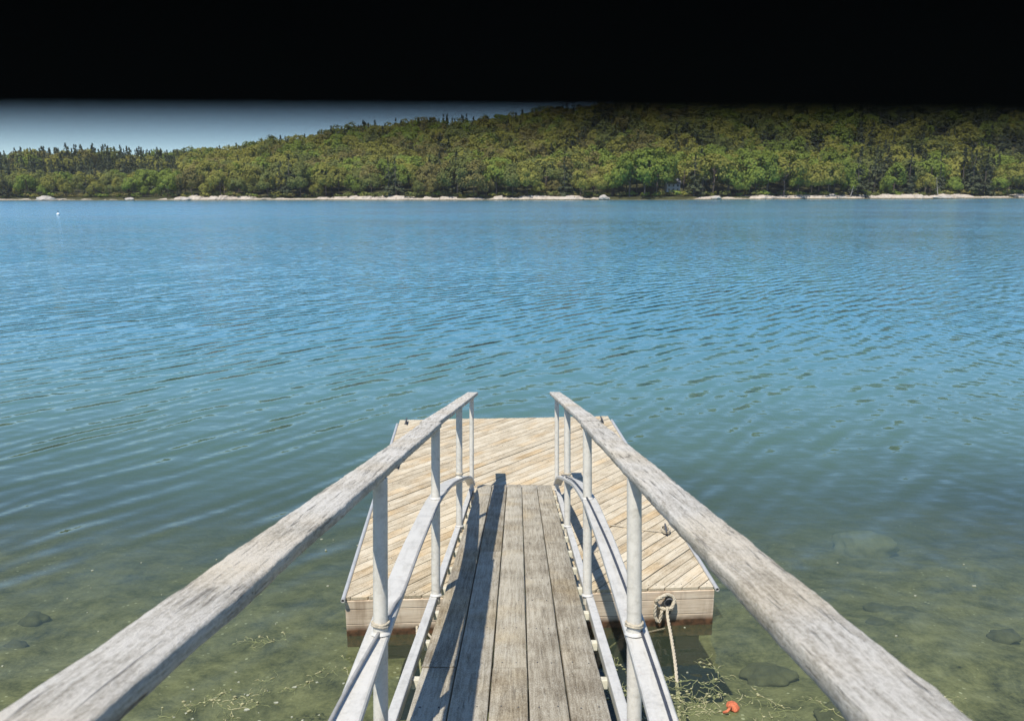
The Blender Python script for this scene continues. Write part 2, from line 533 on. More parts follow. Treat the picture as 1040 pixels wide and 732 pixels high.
TR_C = [trunk_mesh('trunk', .016, .97, 17+i, 0, M_TRUNK) for i in range(2)]

# species map along the shore (x in metres at the waterline)
def species(x, d, u):
    """index into LEAVES"""
    px = 520 + 780*x/(float(shore_y(x))+d)
    con = .12
    if px < 190 and d > 45: con = .88
    if d > 165: con = max(con, .45)
    if 190 < px < 560 and 40 < d < 150: con = .05
    if px > 560 and d > 70: con = max(con, .3)
    if px > 850 and d > 30: con = max(con, .65)
    if d < 45:
        if 395 < px < 415 or 445 < px < 475: con = .65
        if 690 < px < 712: con = .8
        if 860 < px < 945: con = .8
        if 965 < px < 1000: con = .6
        if 715 < px < 855 or 605 < px < 690: con = .0
    if u < con:
        return 4 if random.random() < .72 else 5
    q = random.random()
    if d < 60 and (715 < px < 855 or 605 < px < 690 or 140 < px < 200):
        return 1 if q < .75 else 0
    if px > 700: return (0 if q < .4 else 1 if q < .75 else 2)
    return 0 if q < .42 else (2 if q < .70 else (3 if q < .84 else 1))

mesh_cache = {}
def crown_mesh(kind, i, li):
    key = (kind, i, li)
    if key not in mesh_cache:
        Q = BROAD_HI[i] if kind == 'b' else CON_HI[i]
        mesh_cache[key] = quads_mesh('crown', Q, [LEAVES[li]])
    return mesh_cache[key]

SPN = ['yellow-green broadleaf tree', 'bright green broadleaf tree', 'olive broadleaf tree', 'bronze broadleaf tree', 'dark spruce', 'grey-green pine']
def zone(x, y):
    px = 520 + 780*x/y
    return ('at the left end of the far shore' if px < 200 else 'on the left half of the far shore' if px < 480 else
            'in the middle of the far shore' if px < 620 else 'on the right half of the far shore' if px < 860 else 'at the right end of the far shore')
HOUSE_X, HOUSE_D = 86.0, 26.0
placed = []
def ok(x, y, r):
    for (a, b, c) in placed:
        if (a-x)**2 + (b-y)**2 < (r+c)**2*.30: return False
    return True
def put_tree(x, d, li, H, lab=None, front=True):
    y = float(shore_y(x)) + d
    z = float(ground_h(x, y))
    kind = 'b' if li < 4 else 'c'
    i = random.randrange(len(BROAD_HI) if kind == 'b' else len(CON_HI))
    sp = 'broadleaf_tree' if kind == 'b' else ('spruce_tree' if li == 4 else 'pine_tree')
    e = empty(sp, (x, y, z-.2), (0, 0, random.uniform(0, 6.28)))
    e.scale = (H*random.uniform(.92, 1.1), H*random.uniform(.92, 1.1), H)
    c = bpy.data.objects.new('crown', crown_mesh(kind, i, li)); link(c, e)
    t = bpy.data.objects.new('trunk', random.choice(TR_B if kind == 'b' else TR_C)); link(t, e)
    row = 'in the front row' if front else 'in the second row'
    tag(e, lab or f'{SPN[li]} {row} {zone(x, y)}', 'tree', f'{SPN[li]}s {row} {zone(x, y)}')
    placed.append((x, y, H*.45 if kind == 'b' else H*.2))
    return e

random.seed(4)
# front rows: individual trees
x = -330.0
while x < 345:
    for d0, fr in ((7.5, True), (19, False)):
        d = d0 + random.uniform(-2, 3.5); xx = x + random.uniform(-2.5, 2.5)
        if abs(xx-HOUSE_X+1) < 2.0 and d < HOUSE_D+6: continue
        li = species(xx, d, random.random())
        px = 520 + 780*xx/(float(shore_y(xx))+d)
        H = random.uniform(11.5, 18.5) if li < 4 else random.uniform(14, 23)
        if px > 600: H *= 1.15
        if li < 4 and (605 < px < 690 or 715 < px < 855): H *= 1.15
        if px < 200: H *= .78
        if fr and li < 4 and random.random() < .35: H *= .62
        put_tree(xx, d, li, H, front=fr)
    x += random.uniform(5.5, 9.5)
print('front trees', len(placed))

# the wood behind: one mass of trees covering the hill
QS = []; MI = []; TV = []
random.seed(9)
cnt = 0
for gx in np.arange(-470, 470, 8.8):
    for gd in np.arange(30, 330, 10):
        xx = gx + random.uniform(-4.2, 4.2); d = gd + random.uniform(-5, 5)
        y = float(shore_y(xx)) + d
        if abs(xx/y) > .74: continue
        if abs(xx-HOUSE_X) < 7 and abs(d-HOUSE_D) < 7: continue
        if d > 240 and random.random() < .4: continue
        z = float(ground_h(xx, y)) - .3
        li = species(xx, d, random.random())
        H = random.uniform(12.5, 20) if li < 4 else random.uniform(13, 21.5)
        if d < 75 and xx/y < -.40 and li < 4: H *= .72
        Q = (random.choice(BROAD_LO) if li < 4 else random.choice(CON_LO))
        a = random.uniform(0, 6.28); ca, sa = math.cos(a), math.sin(a)
        Rm = np.array([[ca, -sa, 0], [sa, ca, 0], [0, 0, 1]])
        sc = np.array([H*random.uniform(.9, 1.12), H*random.uniform(.9, 1.12), H])
        QS.append(((Q*sc) @ Rm.T + np.array([xx, y, z])).astype(np.float32)); MI.append(np.full(len(Q), li))
        cnt += 1
print('mass trees', cnt)
me = quads_mesh('forest', np.concatenate(QS), LEAVES, np.concatenate(MI))
fo = bpy.data.objects.new('forest', me); link(fo)
tag(fo, 'dense mixed wood of spring broadleaf trees and dark spruces covering the hill', 'forest', kind='stuff')

# low shrubs hiding the tree feet
random.seed(21)
Q0 = [broadleaf(600+i, 260, .10, .9) for i in range(3)]
QS = []; MI = []
for gx in np.arange(-340, 360, 2.3):
    xx = gx + random.uniform(-1, 1); d = random.uniform(5.5, 12)
    if random.random() < .25: continue
    y = float(shore_y(xx)) + d
    H = random.uniform(1.6, 3.8); Q = random.choice(Q0)
    QS.append(Q*np.array([H*1.3, H*1.3, H]) + np.array([xx, y, float(ground_h(xx, y))-.4])); MI.append(np.full(len(Q), random.choice([0, 2, 2, 1, 3])))
me = quads_mesh('undergrowth', np.concatenate(QS), LEAVES, np.concatenate(MI))
tag(link(bpy.data.objects.new('undergrowth', me)), 'low green undergrowth along the top of the far shore ledge', 'shrubs', kind='stuff')

# bare dead trunks near the right end of the far shore
def dead_tree(x, d, H, lean, lab):
    y = float(shore_y(x))+d; z = float(ground_h(x, y))
    e = empty('dead_tree', (x, y, z-.3))
    G = Geo(); pts = [(lean*H*t - lean*H*.5*t*t*.4, 0, H*t) for t in np.linspace(0, 1, 8)]
    G.tube(pts, [.3*(1-.8*t) for t in np.linspace(0, 1, 8)], 8)
    G.obj('trunk', M_DEAD, e, True)
    for k in range(3):
        g = Geo(); t = .35+.12*k; p = Vector(pts[min(7, int(t*7))]); s_ = 1 if k % 2 else -1
        g.tube([p, p+Vector((s_*.9, -.2, .7)), p+Vector((s_*1.7, -.4, 1.6))], [.09, .06, .02], 5); g.obj('branch', M_DEAD, e, True)
    return tag(e, lab, 'dead tree')
dead_tree(228, 3.5, 10.5, -.22, 'bleached bare trunk leaning at the water edge near the right end')
dead_tree(180, 3.5, 6.0, .3, 'short bleached leaning stump at the edge of the dark spruces')

# white house glimpsed among the trees
hx, hy = HOUSE_X, float(shore_y(HOUSE_X))+HOUSE_D
hz = float(ground_h(hx, hy))-.3
he = empty('house', (hx, hy, hz))
M_HW = plain('white_clapboard', (.62, .62, .60), .7, 1.5, .1); M_HR = plain('grey_shingle', (.17, .17, .18), .9, 2, .3)
M_GLASS = plain('window_glass', (.03, .04, .05), .1, 1, .1)
G = Geo(); G.box(-3.6, 3.6, -3, 3, 0, 5.0); G.add([(-3.6, -3, 5), (-3.6, 3, 5), (-3.6, 0, 7.4)], [(0, 1, 2)]); G.add([(3.6, -3, 5), (3.6, 3, 5), (3.6, 0, 7.4)], [(0, 2, 1)])
G.obj('wall', M_HW, he)
G = Geo()
for s_ in (-1, 1):
    G.add([(-4, s_*3.5, 4.62), (4, s_*3.5, 4.62), (4, 0, 7.45), (-4, 0, 7.45), (-4, s_*3.5, 4.8), (4, s_*3.5, 4.8), (4, 0, 7.65), (-4, 0, 7.65)],
          [(0, 1, 2, 3), (4, 5, 6, 7), (0, 1, 5, 4), (0, 3, 7, 4), (1, 2, 6, 5)])
G.obj('roof', M_HR, he)
for wx in (-2.3, 0, 2.3):
    for wz in (.9, 3.1):
        G = Geo(); G.box(wx-.6, wx+.6, -3.06, -3.003, wz, wz+1.4); f_ = G.obj('window', M_HW, he)
        G = Geo(); G.box(wx-.48, wx+.48, -3.09, -3.063, wz+.12, wz+1.28); G.obj('pane', M_GLASS, f_)
tag(he, 'small white house half hidden among the green trees on the far shore', 'house')

# ------------------------------------------------------------------ sea bed and water
def seabed_z(x, y):
    return -(0.75 + np.maximum(0, y-4)*.16 + .0035*np.maximum(0, y-8)**2) + .10*np.sin(x*.9+y*.4)*np.sin(y*.8)
gx = np.concatenate([np.arange(-60, -12, 3.), np.arange(-12, 12.01, .25), np.arange(15, 61, 3.)])
gy = np.concatenate([np.arange(-12, 0, 2.), np.arange(0, 20, .25), np.arange(20, 60, 4.)])
X, Y = np.meshgrid(gx, gy)
Z = np.maximum(seabed_z(X, Y), -9)
shoreward = sstep((2.0-Y)/9.0)
Z = Z + shoreward*3.1
for i in range(Z.shape[0]):
    for j in range(Z.shape[1]):
        if abs(X[i, j]) < 12 and Y[i, j] < 20:
            Z[i, j] += .10*mnoise.noise((X[i, j]*.8, Y[i, j]*.8, 0)) + .05*mnoise.noise((X[i, j]*2.3, Y[i, j]*2.3, 5))
V = np.stack([X, Y, Z], -1).reshape(-1, 3); n = len(gx)
F = [(i*n+j, i*n+j+1, (i+1)*n+j+1, (i+1)*n+j) for i in range(len(gy)-1) for j in range(n-1)]
def bed_mat():
    t = NT('sea_bed'); p = t.pos()
    n1 = t.noise(p, 1.3, 6, .7, .6); n2 = t.noise(p, 5, 6, .7); n3 = t.noise(p, 22, 4, .7)
    f = t.math('ADD', t.math('MULTIPLY', n1, .5), t.math('ADD', t.math('MULTIPLY', n2, .3), t.math('MULTIPLY', n3, .2)))
    c = t.ramp(f, [(.38, (.045, .046, .025)), (.46, (.14, .135, .075)), (.55, (.25, .235, .135)), (.67, (.38, .35, .22))])
    # pale shell and pebble specks
    vo = t.n('ShaderNodeTexVoronoi'); t.set(vo.inputs['Vector'], p); vo.inputs['Scale'].default_value = 7
    sp = t.math('MULTIPLY', t.maprange(vo.outputs['Distance'], .10, .16, 1, 0), t.maprange(n1, .5, .56))
    c = t.mix(sp, c, (.55, .52, .4))
    t.principled(c, .95, 0, t.bump(f, .5, .05), .1)
    return t.m
M_BED = bed_mat()
bed = mesh_obj('sea_bed', V, F, M_BED, smooth=True); tag(bed, kind='structure')

random.seed(33)
M_SUNK = plain('sunken_stone', (.12, .115, .072), .95, 5, .55)
for (x_, y_, s_) in [(6.2, 7.3, .45), (5.4, 6.7, .36), (4.4, 6.3, .42), (6.7, 6.5, .5), (3.4, 6.9, .30), (5.0, 5.6, .4), (7.6, 8.4, .5), (3.0, 8.0, .3), (-3.9, 6.2, .3), (-2.7, 5.7, .25), (6.0, 5.4, .4)]:
    z_ = float(seabed_z(np.array(x_), np.array(y_)))
    o = rock('sunken_rock', (x_, y_, z_+.02), (s_, s_*.7, s_*.42), x_+y_, M_SUNK, 4, .45)
    o.data.polygons.foreach_set('use_smooth', np.ones(len(o.data.polygons), dtype=bool))
    tag(o, 'dim weed-grown rock on the bottom under shallow green water', 'rock', 'sunken rocks in the shallows')
for k in range(22):
    x_ = random.choice((-1, 1, 1))*random.uniform(1.9, 7.0); y_ = random.uniform(5.2, 10.5); s_ = random.uniform(.09, .2)
    o = rock('sunken_rock', (x_, y_, float(seabed_z(np.array(x_), np.array(y_)))+.01), (s_, s_*.8, s_*.5), k*1.7, M_SUNK, 3, .45)
    o.data.polygons.foreach_set('use_smooth', np.ones(len(o.data.polygons), dtype=bool))
    tag(o, 'small dim stone on the bottom under shallow green water', 'rock', 'small sunken stones in the shallows')
ps = rock('sunken_rock', (6.35, 12.9, -2.12), (.52, .45, .30), 2.2, plain('pale_sunken_stone', (.31, .30, .21), .95, 6, .3), 4, .35)
ps.data.polygons.foreach_set('use_smooth', np.ones(len(ps.data.polygons), dtype=bool))
tag(ps, 'paler sunken stone under the water beyond the right handrail', 'rock')

def water_mat():
    t = NT('sea_water'); p = t.pos()
    sep = t.n('ShaderNodeSeparateXYZ'); t.set(sep.inputs[0], p)
    y = sep.outputs[1]
    def family(deg, lam, amp, wl, wa, seed, crest):
        """long crested ripple family; deg = crest direction from x axis. returns scalar slope along its normal"""
        c, s_ = math.cos(R(deg)), math.sin(R(deg))
        U = t.vmath('DOT_PRODUCT', p, (c, s_, 0)); W = t.vmath('DOT_PRODUCT', p, (-s_, c, 0))
        cb = t.n('ShaderNodeCombineXYZ'); t.set(cb.inputs[0], t.math('MULTIPLY', U, 1/crest)); t.set(cb.inputs[1], t.math('MULTIPLY', W, 1/(wl))); cb.inputs[2].default_value = seed
        wv = t.noise(cb.outputs[0], 1.0, 2, .5)
        ph = t.math('ADD', t.math('MULTIPLY', W, 2*math.pi/lam), t.math('MULTIPLY', wv, wa))
        cb2 = t.n('ShaderNodeCombineXYZ'); t.set(cb2.inputs[0], t.math('MULTIPLY', U, .7/crest)); t.set(cb2.inputs[1], t.math('MULTIPLY', W, .45/lam)); cb2.inputs[2].default_value = seed+7.3
        am = t.maprange(t.noise(cb2.outputs[0], 1.0, 2, .5), .33, .68, .05, 1.0)
        sl = t.math('MULTIPLY', t.math('MULTIPLY', t.math('COSINE', ph), am), amp)
        v = t.n('ShaderNodeCombineXYZ'); v.inputs[0].default_value = -s_; v.inputs[1].default_value = c
        return t.vmath('SCALE', v.outputs[0], scale=sl)
    # wind: calmer close in, rougher out; and drifting patches
    patch = t.maprange(t.noise(t.scale(p, (.02, .05, 0)), 1.0, 3, .55), .35, .65, .6, 1.35)
    near = t.maprange(y, 4, 16, .75, 1.0, True)
    rightw = t.maprange(t.math('SUBTRACT', sep.outputs[0], t.math('MULTIPLY', y, .05)), 3, 22, 0, 1, True)
    a = family(52, .42, .17, 2.0, 9, 1.0, 2.4)
    b = family(38, .64, .13, 2.6, 9, 2.0, 3.0)
    c_ = family(118, .40, .10, 2.5, 10, 3.0, 2.2)
    d_ = family(10, 1.25, .05, 4, 8, 4.0, 5)
    c_ = t.vmath('SCALE', c_, scale=t.maprange(rightw, 0, 1, .35, 1.4))
    nz = t.vmath('SUBTRACT', t.noise(t.scale(p, (2.4, 7.0, 1)), 1.0, 4, .62, color=True), (.5, .5, .5))
    nz = t.vmath('MULTIPLY', nz, (.26, .40, 0))
    nf = t.vmath('SUBTRACT', t.noise(t.scale(p, (.6, 1.4, 1)), 1.0, 2, .6, color=True), (.5, .5, .5))
    nf = t.vmath('MULTIPLY', nf, (.07, .10, 0))
    tot = t.vmath('ADD', t.vmath('ADD', a, b), t.vmath('ADD', c_, d_))
    tot = t.vmath('ADD', tot, t.vmath('ADD', nz, nf))
    tot = t.vmath('SCALE', tot, scale=t.math('MULTIPLY', patch, near))
    nrm = t.vmath('NORMALIZE', t.vmath('ADD', t.vmath('SCALE', tot, scale=-1.0), (0, 0, 1)))
    fr = t.n('ShaderNodeFresnel'); fr.inputs['IOR'].default_value = 1.333; t.set(fr.inputs['Normal'], nrm)
    gl = t.n('ShaderNodeBsdfGlossy'); gl.distribution = 'GGX'; gl.inputs['Color'].default_value = (1, 1, 1, 1)
    t.set(gl.inputs['Roughness'], t.maprange(y, 8, 160, .04, .16)); t.set(gl.inputs['Normal'], nrm)
    tr = t.n('ShaderNodeBsdfTransparent'); tr.inputs['Color'].default_value = (.86, .92, .78, 1)
    df = t.n('ShaderNodeBsdfDiffuse')
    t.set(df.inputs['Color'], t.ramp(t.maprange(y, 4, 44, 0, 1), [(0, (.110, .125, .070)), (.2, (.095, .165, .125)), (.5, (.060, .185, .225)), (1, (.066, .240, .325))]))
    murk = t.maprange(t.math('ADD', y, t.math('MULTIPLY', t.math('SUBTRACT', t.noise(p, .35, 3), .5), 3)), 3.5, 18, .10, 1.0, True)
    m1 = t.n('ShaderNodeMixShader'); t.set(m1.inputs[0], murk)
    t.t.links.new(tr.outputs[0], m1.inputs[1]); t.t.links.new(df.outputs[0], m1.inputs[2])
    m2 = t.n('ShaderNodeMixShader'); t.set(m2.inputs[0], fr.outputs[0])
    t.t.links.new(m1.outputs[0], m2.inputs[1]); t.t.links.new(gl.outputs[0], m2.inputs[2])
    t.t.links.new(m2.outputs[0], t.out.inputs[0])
    return t.m
M_WATER = water_mat()
water = mesh_obj('water', [(-1500, -14, 0), (1500, -14, 0), (1500, 1500, 0), (-1500, 1500, 0)], [(0, 1, 2, 3)], M_WATER)
tag(water, kind='structure')

# near bank behind the camera, under the landing
V = []; F = []
bx = np.arange(-60, 61, 2.); by = np.arange(-40, -1.9, 2.)
for y_ in by:
    for x_ in bx:
        V.append((x_, y_, -1.4 + (-(y_)-2)*.42*min(1, 1) - max(0, -(y_)-12)*.36 + .25*mnoise.noise((x_*.3, y_*.3, 0))))
n = len(bx)
F = [(i*n+j, i*n+j+1, (i+1)*n+j+1, (i+1)*n+j) for i in range(len(by)-1) for j in range(n-1)]
tag(mesh_obj('near_bank', V, F, M_GROUND, smooth=True), kind='structure')

# mooring buoy far out on the left
be = empty('mooring_buoy', (-87, 150, 0))
G = Geo()
bm = bmesh.new(); bmesh.ops.create_uvsphere(bm, u_segments=20, v_segments=12, radius=.30)
bm.verts.index_update()
G.add([v.co + Vector((0, 0, .2)) for v in bm.verts], [[v.index for v in f.verts] for f in bm.faces]); bm.free()
G.obj('ball', M_WHITE, be, True)
G = Geo(); G.tube([(0, 0, .55), (0, 0, .75)], .05, 8); G.tube([(.1*math.cos(a), 0, .83+.1*math.sin(a)) for a in np.linspace(0, 6.28, 14)], .025, 6, False)
G.obj('pick_up_ring', M_CLEAT, be, True)
tag(be, 'small white mooring ball floating alone far out on the left', 'buoy')

# ------------------------------------------------------------------ gangway
S_ = R(11.93); YAW = R(-.44)
ge = empty('gangway')
right = Vector((math.cos(YAW), math.sin(YAW), 0))
along = Vector((-math.sin(YAW)*math.cos(S_), math.cos(YAW)*math.cos(S_), -math.sin(S_)))
upv = right.cross(along)
org = Vector((0, 0, CAMZ)) - upv*1.68 - right*.045
ge.matrix_world = Matrix(((right.x, along.x, upv.x, org.x), (right.y, along.y, upv.y, org.y), (right.z, along.z, upv.z, org.z), (0, 0, 0, 1)))
GM = ge.matrix_world.copy()
tag(ge, 'aluminium gangway with arched side rails and grey plank walkway leading down to the float', 'gangway')

# deck: five plank rows, each of two or three boards
random.seed(2)
G = Geo()
W5 = .955/5
joints = {0: [.6, 4.12, 7.6, 9.92], 1: [.6, 6.55, 9.92], 2: [.6, 4.11, 9.91], 3: [.6, 6.9, 9.92], 4: [.6, 4.10, 8.0, 9.9]}
def plank(G, x0, x1, y0, y1, z0, z1, seed, bow=.002, step=.25):
    n = max(3, int((y1-y0)/step)); rings = []
    r_ = .005
    for i in range(n+1):
        y_ = y0 + (y1-y0)*i/n
        wv = mnoise.noise((seed*5.3, y_*.9, 0))*bow; wz = mnoise.noise((seed*3.3, y_*.6, 9))*bow
        a0 = x0 + wv + mnoise.noise((seed, y_*3, 2))*.0012; a1 = x1 + wv + mnoise.noise((seed, y_*3, 5))*.0012
        t0 = z1 + wz
        rings.append([Vector((a0, y_, z0)), Vector((a1, y_, z0)), Vector((a1, y_, t0-r_)), Vector((a1-r_*.4, y_, t0-r_*.4)), Vector((a1-r_, y_, t0)),
                      Vector((a0+(a1-a0)*.5, y_, t0-.0015)), Vector((a0+r_, y_, t0)), Vector((a0+r_*.4, y_, t0-r_*.4)), Vector((a0, y_, t0-r_))])
    G.sweep(rings)
for k in range(5):
    J = joints[k]; off = random.uniform(-.004, .004)
    for a, b in zip(J[:-1], J[1:]):
        gap = random.uniform(.003, .006)
        plank(G, -.4775+k*W5+gap, -.4775+(k+1)*W5-gap*.6, a+.002, b-.002, -.042, random.uniform(-.002, .002), k*7+a)
nwood = len(G.f)
for k in range(5):
    for v_ in np.arange(1.0, 9.9, .53):
        for s_ in (.28, .72):
            xx = -.4775+(k+s_)*W5 + random.uniform(-.008, .008); yy = v_+random.uniform(-.01, .01)
            G.tube([(xx, yy, -.004), (xx, yy, .0024)], .004, 7)
dk = mesh_obj('deck', G.v, G.f, [M_DECK, M_CLEAT], ge, midx=[0]*nwood + [1]*(len(G.f)-nwood)); auto_smooth(dk, 40)


for v_ in np.arange(.9, 9.9, .53):
    G = Geo(); G.box(-.52, .52, v_-.025, v_+.025, -.092, -.0425, bev=.004)
    G.obj('cross_member', M_STUB, ge)
AV = [.98, 1.5, 2.0, 2.57, 3.2, 4.2, 5.36, 6.4, 7.52, 8.4, 9.0, 9.4, 9.72]
AH = [.0, .20, .31, .41, .50, .61, .665, .60, .455, .335, .245, .15, .0]
def arch(v):
    v = min(9.72, max(.98, v))
    t = np.interp([v-.35, v-.18, v, v+.18, v+.35], AV, AH)
    return float((t*np.array([.12, .23, .3, .23, .12])).sum())
for s_ in (-1, 1):
    # lower side rail
    G = Geo(); G.box(s_*.545-.027, s_*.545+.027, .7, 9.85, -.07, -.005, bev=.006); G.obj('side_rail', M_ALU, ge)
    # arched rail, rectangular tube bent over the posts
    G = Geo(); rings = []
    vv = np.linspace(.98, 9.72, 60)
    for i, v_ in enumerate(vv):
        h = arch(v_); dh = (arch(v_+.05)-arch(v_-.05))/.10
        t = Vector((0, 1, dh)).normalized(); nn = Vector((0, -t.z, t.y))
        c0 = Vector((s_*.545, v_, h+.0)); wd = .05; th = .017; bv = .006
        ring = []
        for (a_, b_) in ((-wd+bv, -th), (wd-bv, -th), (wd, -th+bv), (wd, th-bv), (wd-bv, th), (-wd+bv, th), (-wd, th-bv), (-wd, -th+bv)):
            ring.append(c0 + Vector((a_, 0, 0)) + nn*b_)
        rings.append(ring)
    G.sweep(rings); ar = G.obj('arch_rail', M_ALU, ge); auto_smooth(ar, 30)
    # handrail posts with rope collars
    for v_ in (1.0, 3.2, 5.36, 7.52, 9.55):
        e = v_*.0
        G = Geo(); xx = s_*.53
        r_ = .031 if v_ < 9 else .027
        G.tube([(xx, v_, -.06), (xx, v_, .4), (xx, v_, 1.165)], r_, 20)
        po = G.obj('post', M_POST, ge); auto_smooth(po, 40)
        for hh in ((-.002, arch(v_)+.018) if arch(v_) > .1 else (-.002,)):
            G = Geo(); G.tube([(xx, v_, hh), (xx, v_, hh+.006), (xx, v_, hh+.012)], [r_+.011, r_+.008, r_+.001], 20); w_o = G.obj('weld_collar', M_ALU, po); auto_smooth(w_o, 50)
        if v_ in (3.2, 7.52):
            hc = arch(v_)+.055
            G = Geo()
            for q in range(2):
                G.tube([(xx+(r_+.004)*math.cos(a), v_+(r_+.004)*math.sin(a), hc+q*.009+.003*math.sin(a*2+q)) for a in np.linspace(0, 6.283, 22)], .0055, 7, False)
            G.obj('rope_collar', M_ROPE, po, True)
    # wooden handrail in two lengths; the far one toes in
    def board(v0, v1, c0, c1, z0, seed, wdt=.138):
        G = Geo(); rings = []; n = int((v1-v0)/.022)
        for i in range(n+1):
            v_ = v0 + (v1-v0)*i/n; c_ = c0 + (c1-c0)*i/n
            def nz(k, f, a): return mnoise.noise((seed*9.1+k*3.7, v_*f, k*1.9))*a
            hw = wdt/2; th = .038
            e0 = nz(1, 3, .005)+nz(2, 14, .0032)+nz(3, 40, .0026); e1 = nz(4, 3, .005)+nz(5, 14, .0032)+nz(6, 40, .0026)
            b0 = .005+abs(nz(7, 9, .007)); b1 = .005+abs(nz(8, 9, .007))
            zt = z0 + th + nz(9, 1.2, .003)
            L = s_*c_ - hw + e0; Rr = s_*c_ + hw + e1
            rings.append([Vector((L+.003, v_, z0)), Vector((Rr-.003, v_, z0)), Vector((Rr, v_, z0+.004)), Vector((Rr, v_, zt-b1)), Vector((Rr-b1*.35, v_, zt-b1*.3)), Vector((Rr-b1, v_, zt)),
                          Vector((s_*c_+.02, v_, zt-.001+nz(11, 11, .0012))), Vector((s_*c_-.02, v_, zt-.001+nz(12, 13, .0012))),
                          Vector((L+b0, v_, zt)), Vector((L+b0*.35, v_, zt-b0*.3)), Vector((L, v_, zt-b0)), Vector((L, v_, z0+.004))])
        G.sweep(rings); o = G.obj('handrail', M_HAND, ge); auto_smooth(o, 45)
    if s_ < 0:
        board(.45, 5.42, .588, .566, 1.163, 1.0); board(5.424, 9.75, .580, .528, 1.166, 2.0, .135)
    else:
        board(.45, 5.50, .578, .566, 1.163, 3.0); board(5.504, 9.78, .576, .520, 1.166, 4.0, .135)

# thin cable laid along the left arch rail, crossing from the outer edge to the inner edge
G = Geo(); pts = []
for v_ in np.linspace(1.6, 8.4, 60):
    t = sstep((v_-2.2)/1.6)
    pts.append(GM @ Vector((-.545 - .062 + .113*float(t), v_, arch(v_)+.034 - (.02 if t > .9 else 0))))
G.tube(pts, .0075, 7)
tag(G.obj('cable', M_CABLE, None, True), 'thin grey cable lying along the left arched rail of the gangway', 'cable')
G = Geo(); pts = []
for v_ in np.linspace(1.6, 8.2, 60):
    pts.append(GM @ Vector((.545 + .018 - .05*float(sstep((v_-2.5)/4)), v_, arch(v_)+.033)))
G.tube(pts, .006, 7)
tag(G.obj('cable', plain('groove_shadow_line', (.05, .055, .07), .6), None, True), 'thin dark strip for the groove and shadow line on the right arched rail', 'cable')  # dark strip put in for the groove and shadow line on this rail

# ------------------------------------------------------------------ floating dock
FZ = .41
fe = empty('floating_dock', (.03, 9.74, 0), (0, 0, R(3.1)))
FM = Matrix.Translation((.03, 9.74, 0)) @ Matrix.Rotation(R(3.1), 4, 'Z')
tag(fe, 'square wooden float with diagonal tan planking at the foot of the gangway', 'floating dock')
HW, HL = 1.80, 2.95
# diagonal decking, boards clipped to the rectangle
def clip(poly, nx_, ny_, c):
    out = []
    for i in range(len(poly)):
        a, b = poly[i], poly[(i+1) % len(poly)]
        da = a[0]*nx_+a[1]*ny_-c; db = b[0]*nx_+b[1]*ny_-c
        if da <= 0: out.append(a)
        if da*db < 0:
            t = da/(da-db); out.append((a[0]+t*(b[0]-a[0]), a[1]+t*(b[1]-a[1])))
    return out
random.seed(8)
DG = R(45)
bw = .120
dg = Geo()
dmesh_v = []
ux, uy = math.cos(DG), math.sin(DG)
nxx, nyy = -uy, ux
k0 = int(4/bw)
for k in range(-k0, k0):
    lo = k*bw + random.uniform(.002, .006); hi = (k+1)*bw - random.uniform(.002, .006)
    poly = [(ux*-6+nxx*lo, uy*-6+nyy*lo), (ux*6+nxx*lo, uy*6+nyy*lo), (ux*6+nxx*hi, uy*6+nyy*hi), (ux*-6+nxx*hi, uy*-6+nyy*hi)]
    for (a, b, c) in ((1, 0, HW-.012), (-1, 0, HW-.012), (0, 1, HL-.012), (0, -1, HL-.012)):
        poly = clip(poly, a, b, c)
        if not poly: break
    if len(poly) < 3: continue
    zt = FZ + random.uniform(-.003, .003)
    n = len(poly)
    # board-local coordinates keep the grain along the board
    dg.add([(p[0], p[1], FZ-.035) for p in poly] + [(p[0], p[1], zt) for p in poly],
           [tuple(range(n-1, -1, -1)), tuple(range(n, 2*n))] + [(i, (i+1) % n, n+(i+1) % n, n+i) for i in range(n)])
nplank = len(dg.f)
for yj in np.arange(-HL+.07, HL, .725):
    for k in range(-k0, k0):
        for q in (.25, .75):
            lo = (k+q)*bw                              # board line: point with offset lo along (nxx, nyy), at joist y = yj
            xx = -(lo - nyy*yj)/(-nxx) if abs(nxx) > 1e-6 else 99
            xx += random.uniform(-.008, .008)
            if abs(xx) < HW-.03:
                dg.tube([(xx, yj, FZ-.004), (xx, yj, FZ+.0042)], .0062, 6)
# rotate mesh so its own y axis follows the boards
rotb = DG - math.pi/2
Ri = Matrix.Rotation(-rotb, 4, 'Z')
dg.v = [Ri @ v for v in dg.v]
do = mesh_obj('decking', dg.v, dg.f, [M_FLOATX, M_CLEAT], fe, midx=[0]*nplank + [1]*(len(dg.f)-nplank)); do.rotation_euler = (0, 0, rotb)
bmm = do.modifiers.new('bevel', 'BEVEL'); bmm.width = .004; bmm.segments = 1; bmm.limit_method = 'ANGLE'
# fascia boards: three courses all round
for (zz0, zz1) in ((.285, .372), (.125, .281), (-.12, .121)):
    for (x0, x1, y0, y1) in ((-HW, HW, -HL, -HL+.045), (-HW, HW, HL-.045, HL)):
        G = Geo(); ins = random.uniform(0, .006); G.box(x0, x1, y0+(ins if y0 < 0 else 0), y1, zz0, zz1, bev=.005); G.obj('fascia_board', M_FASC, fe)
    for (x0, x1) in ((-HW, -HW+.045), (HW-.045, HW)):
        G = Geo(); G.box(x0, x1, -HL+.049, HL-.049, zz0, zz1, bev=.005); G.obj('fascia_board', M_FASC, fe)
G = Geo(); G.box(-HW+.1, HW-.1, -HL+.1, HL-.1, -.32, .30); G.obj('flotation', plain('dark_foam', (.05, .045, .035), .9), fe)
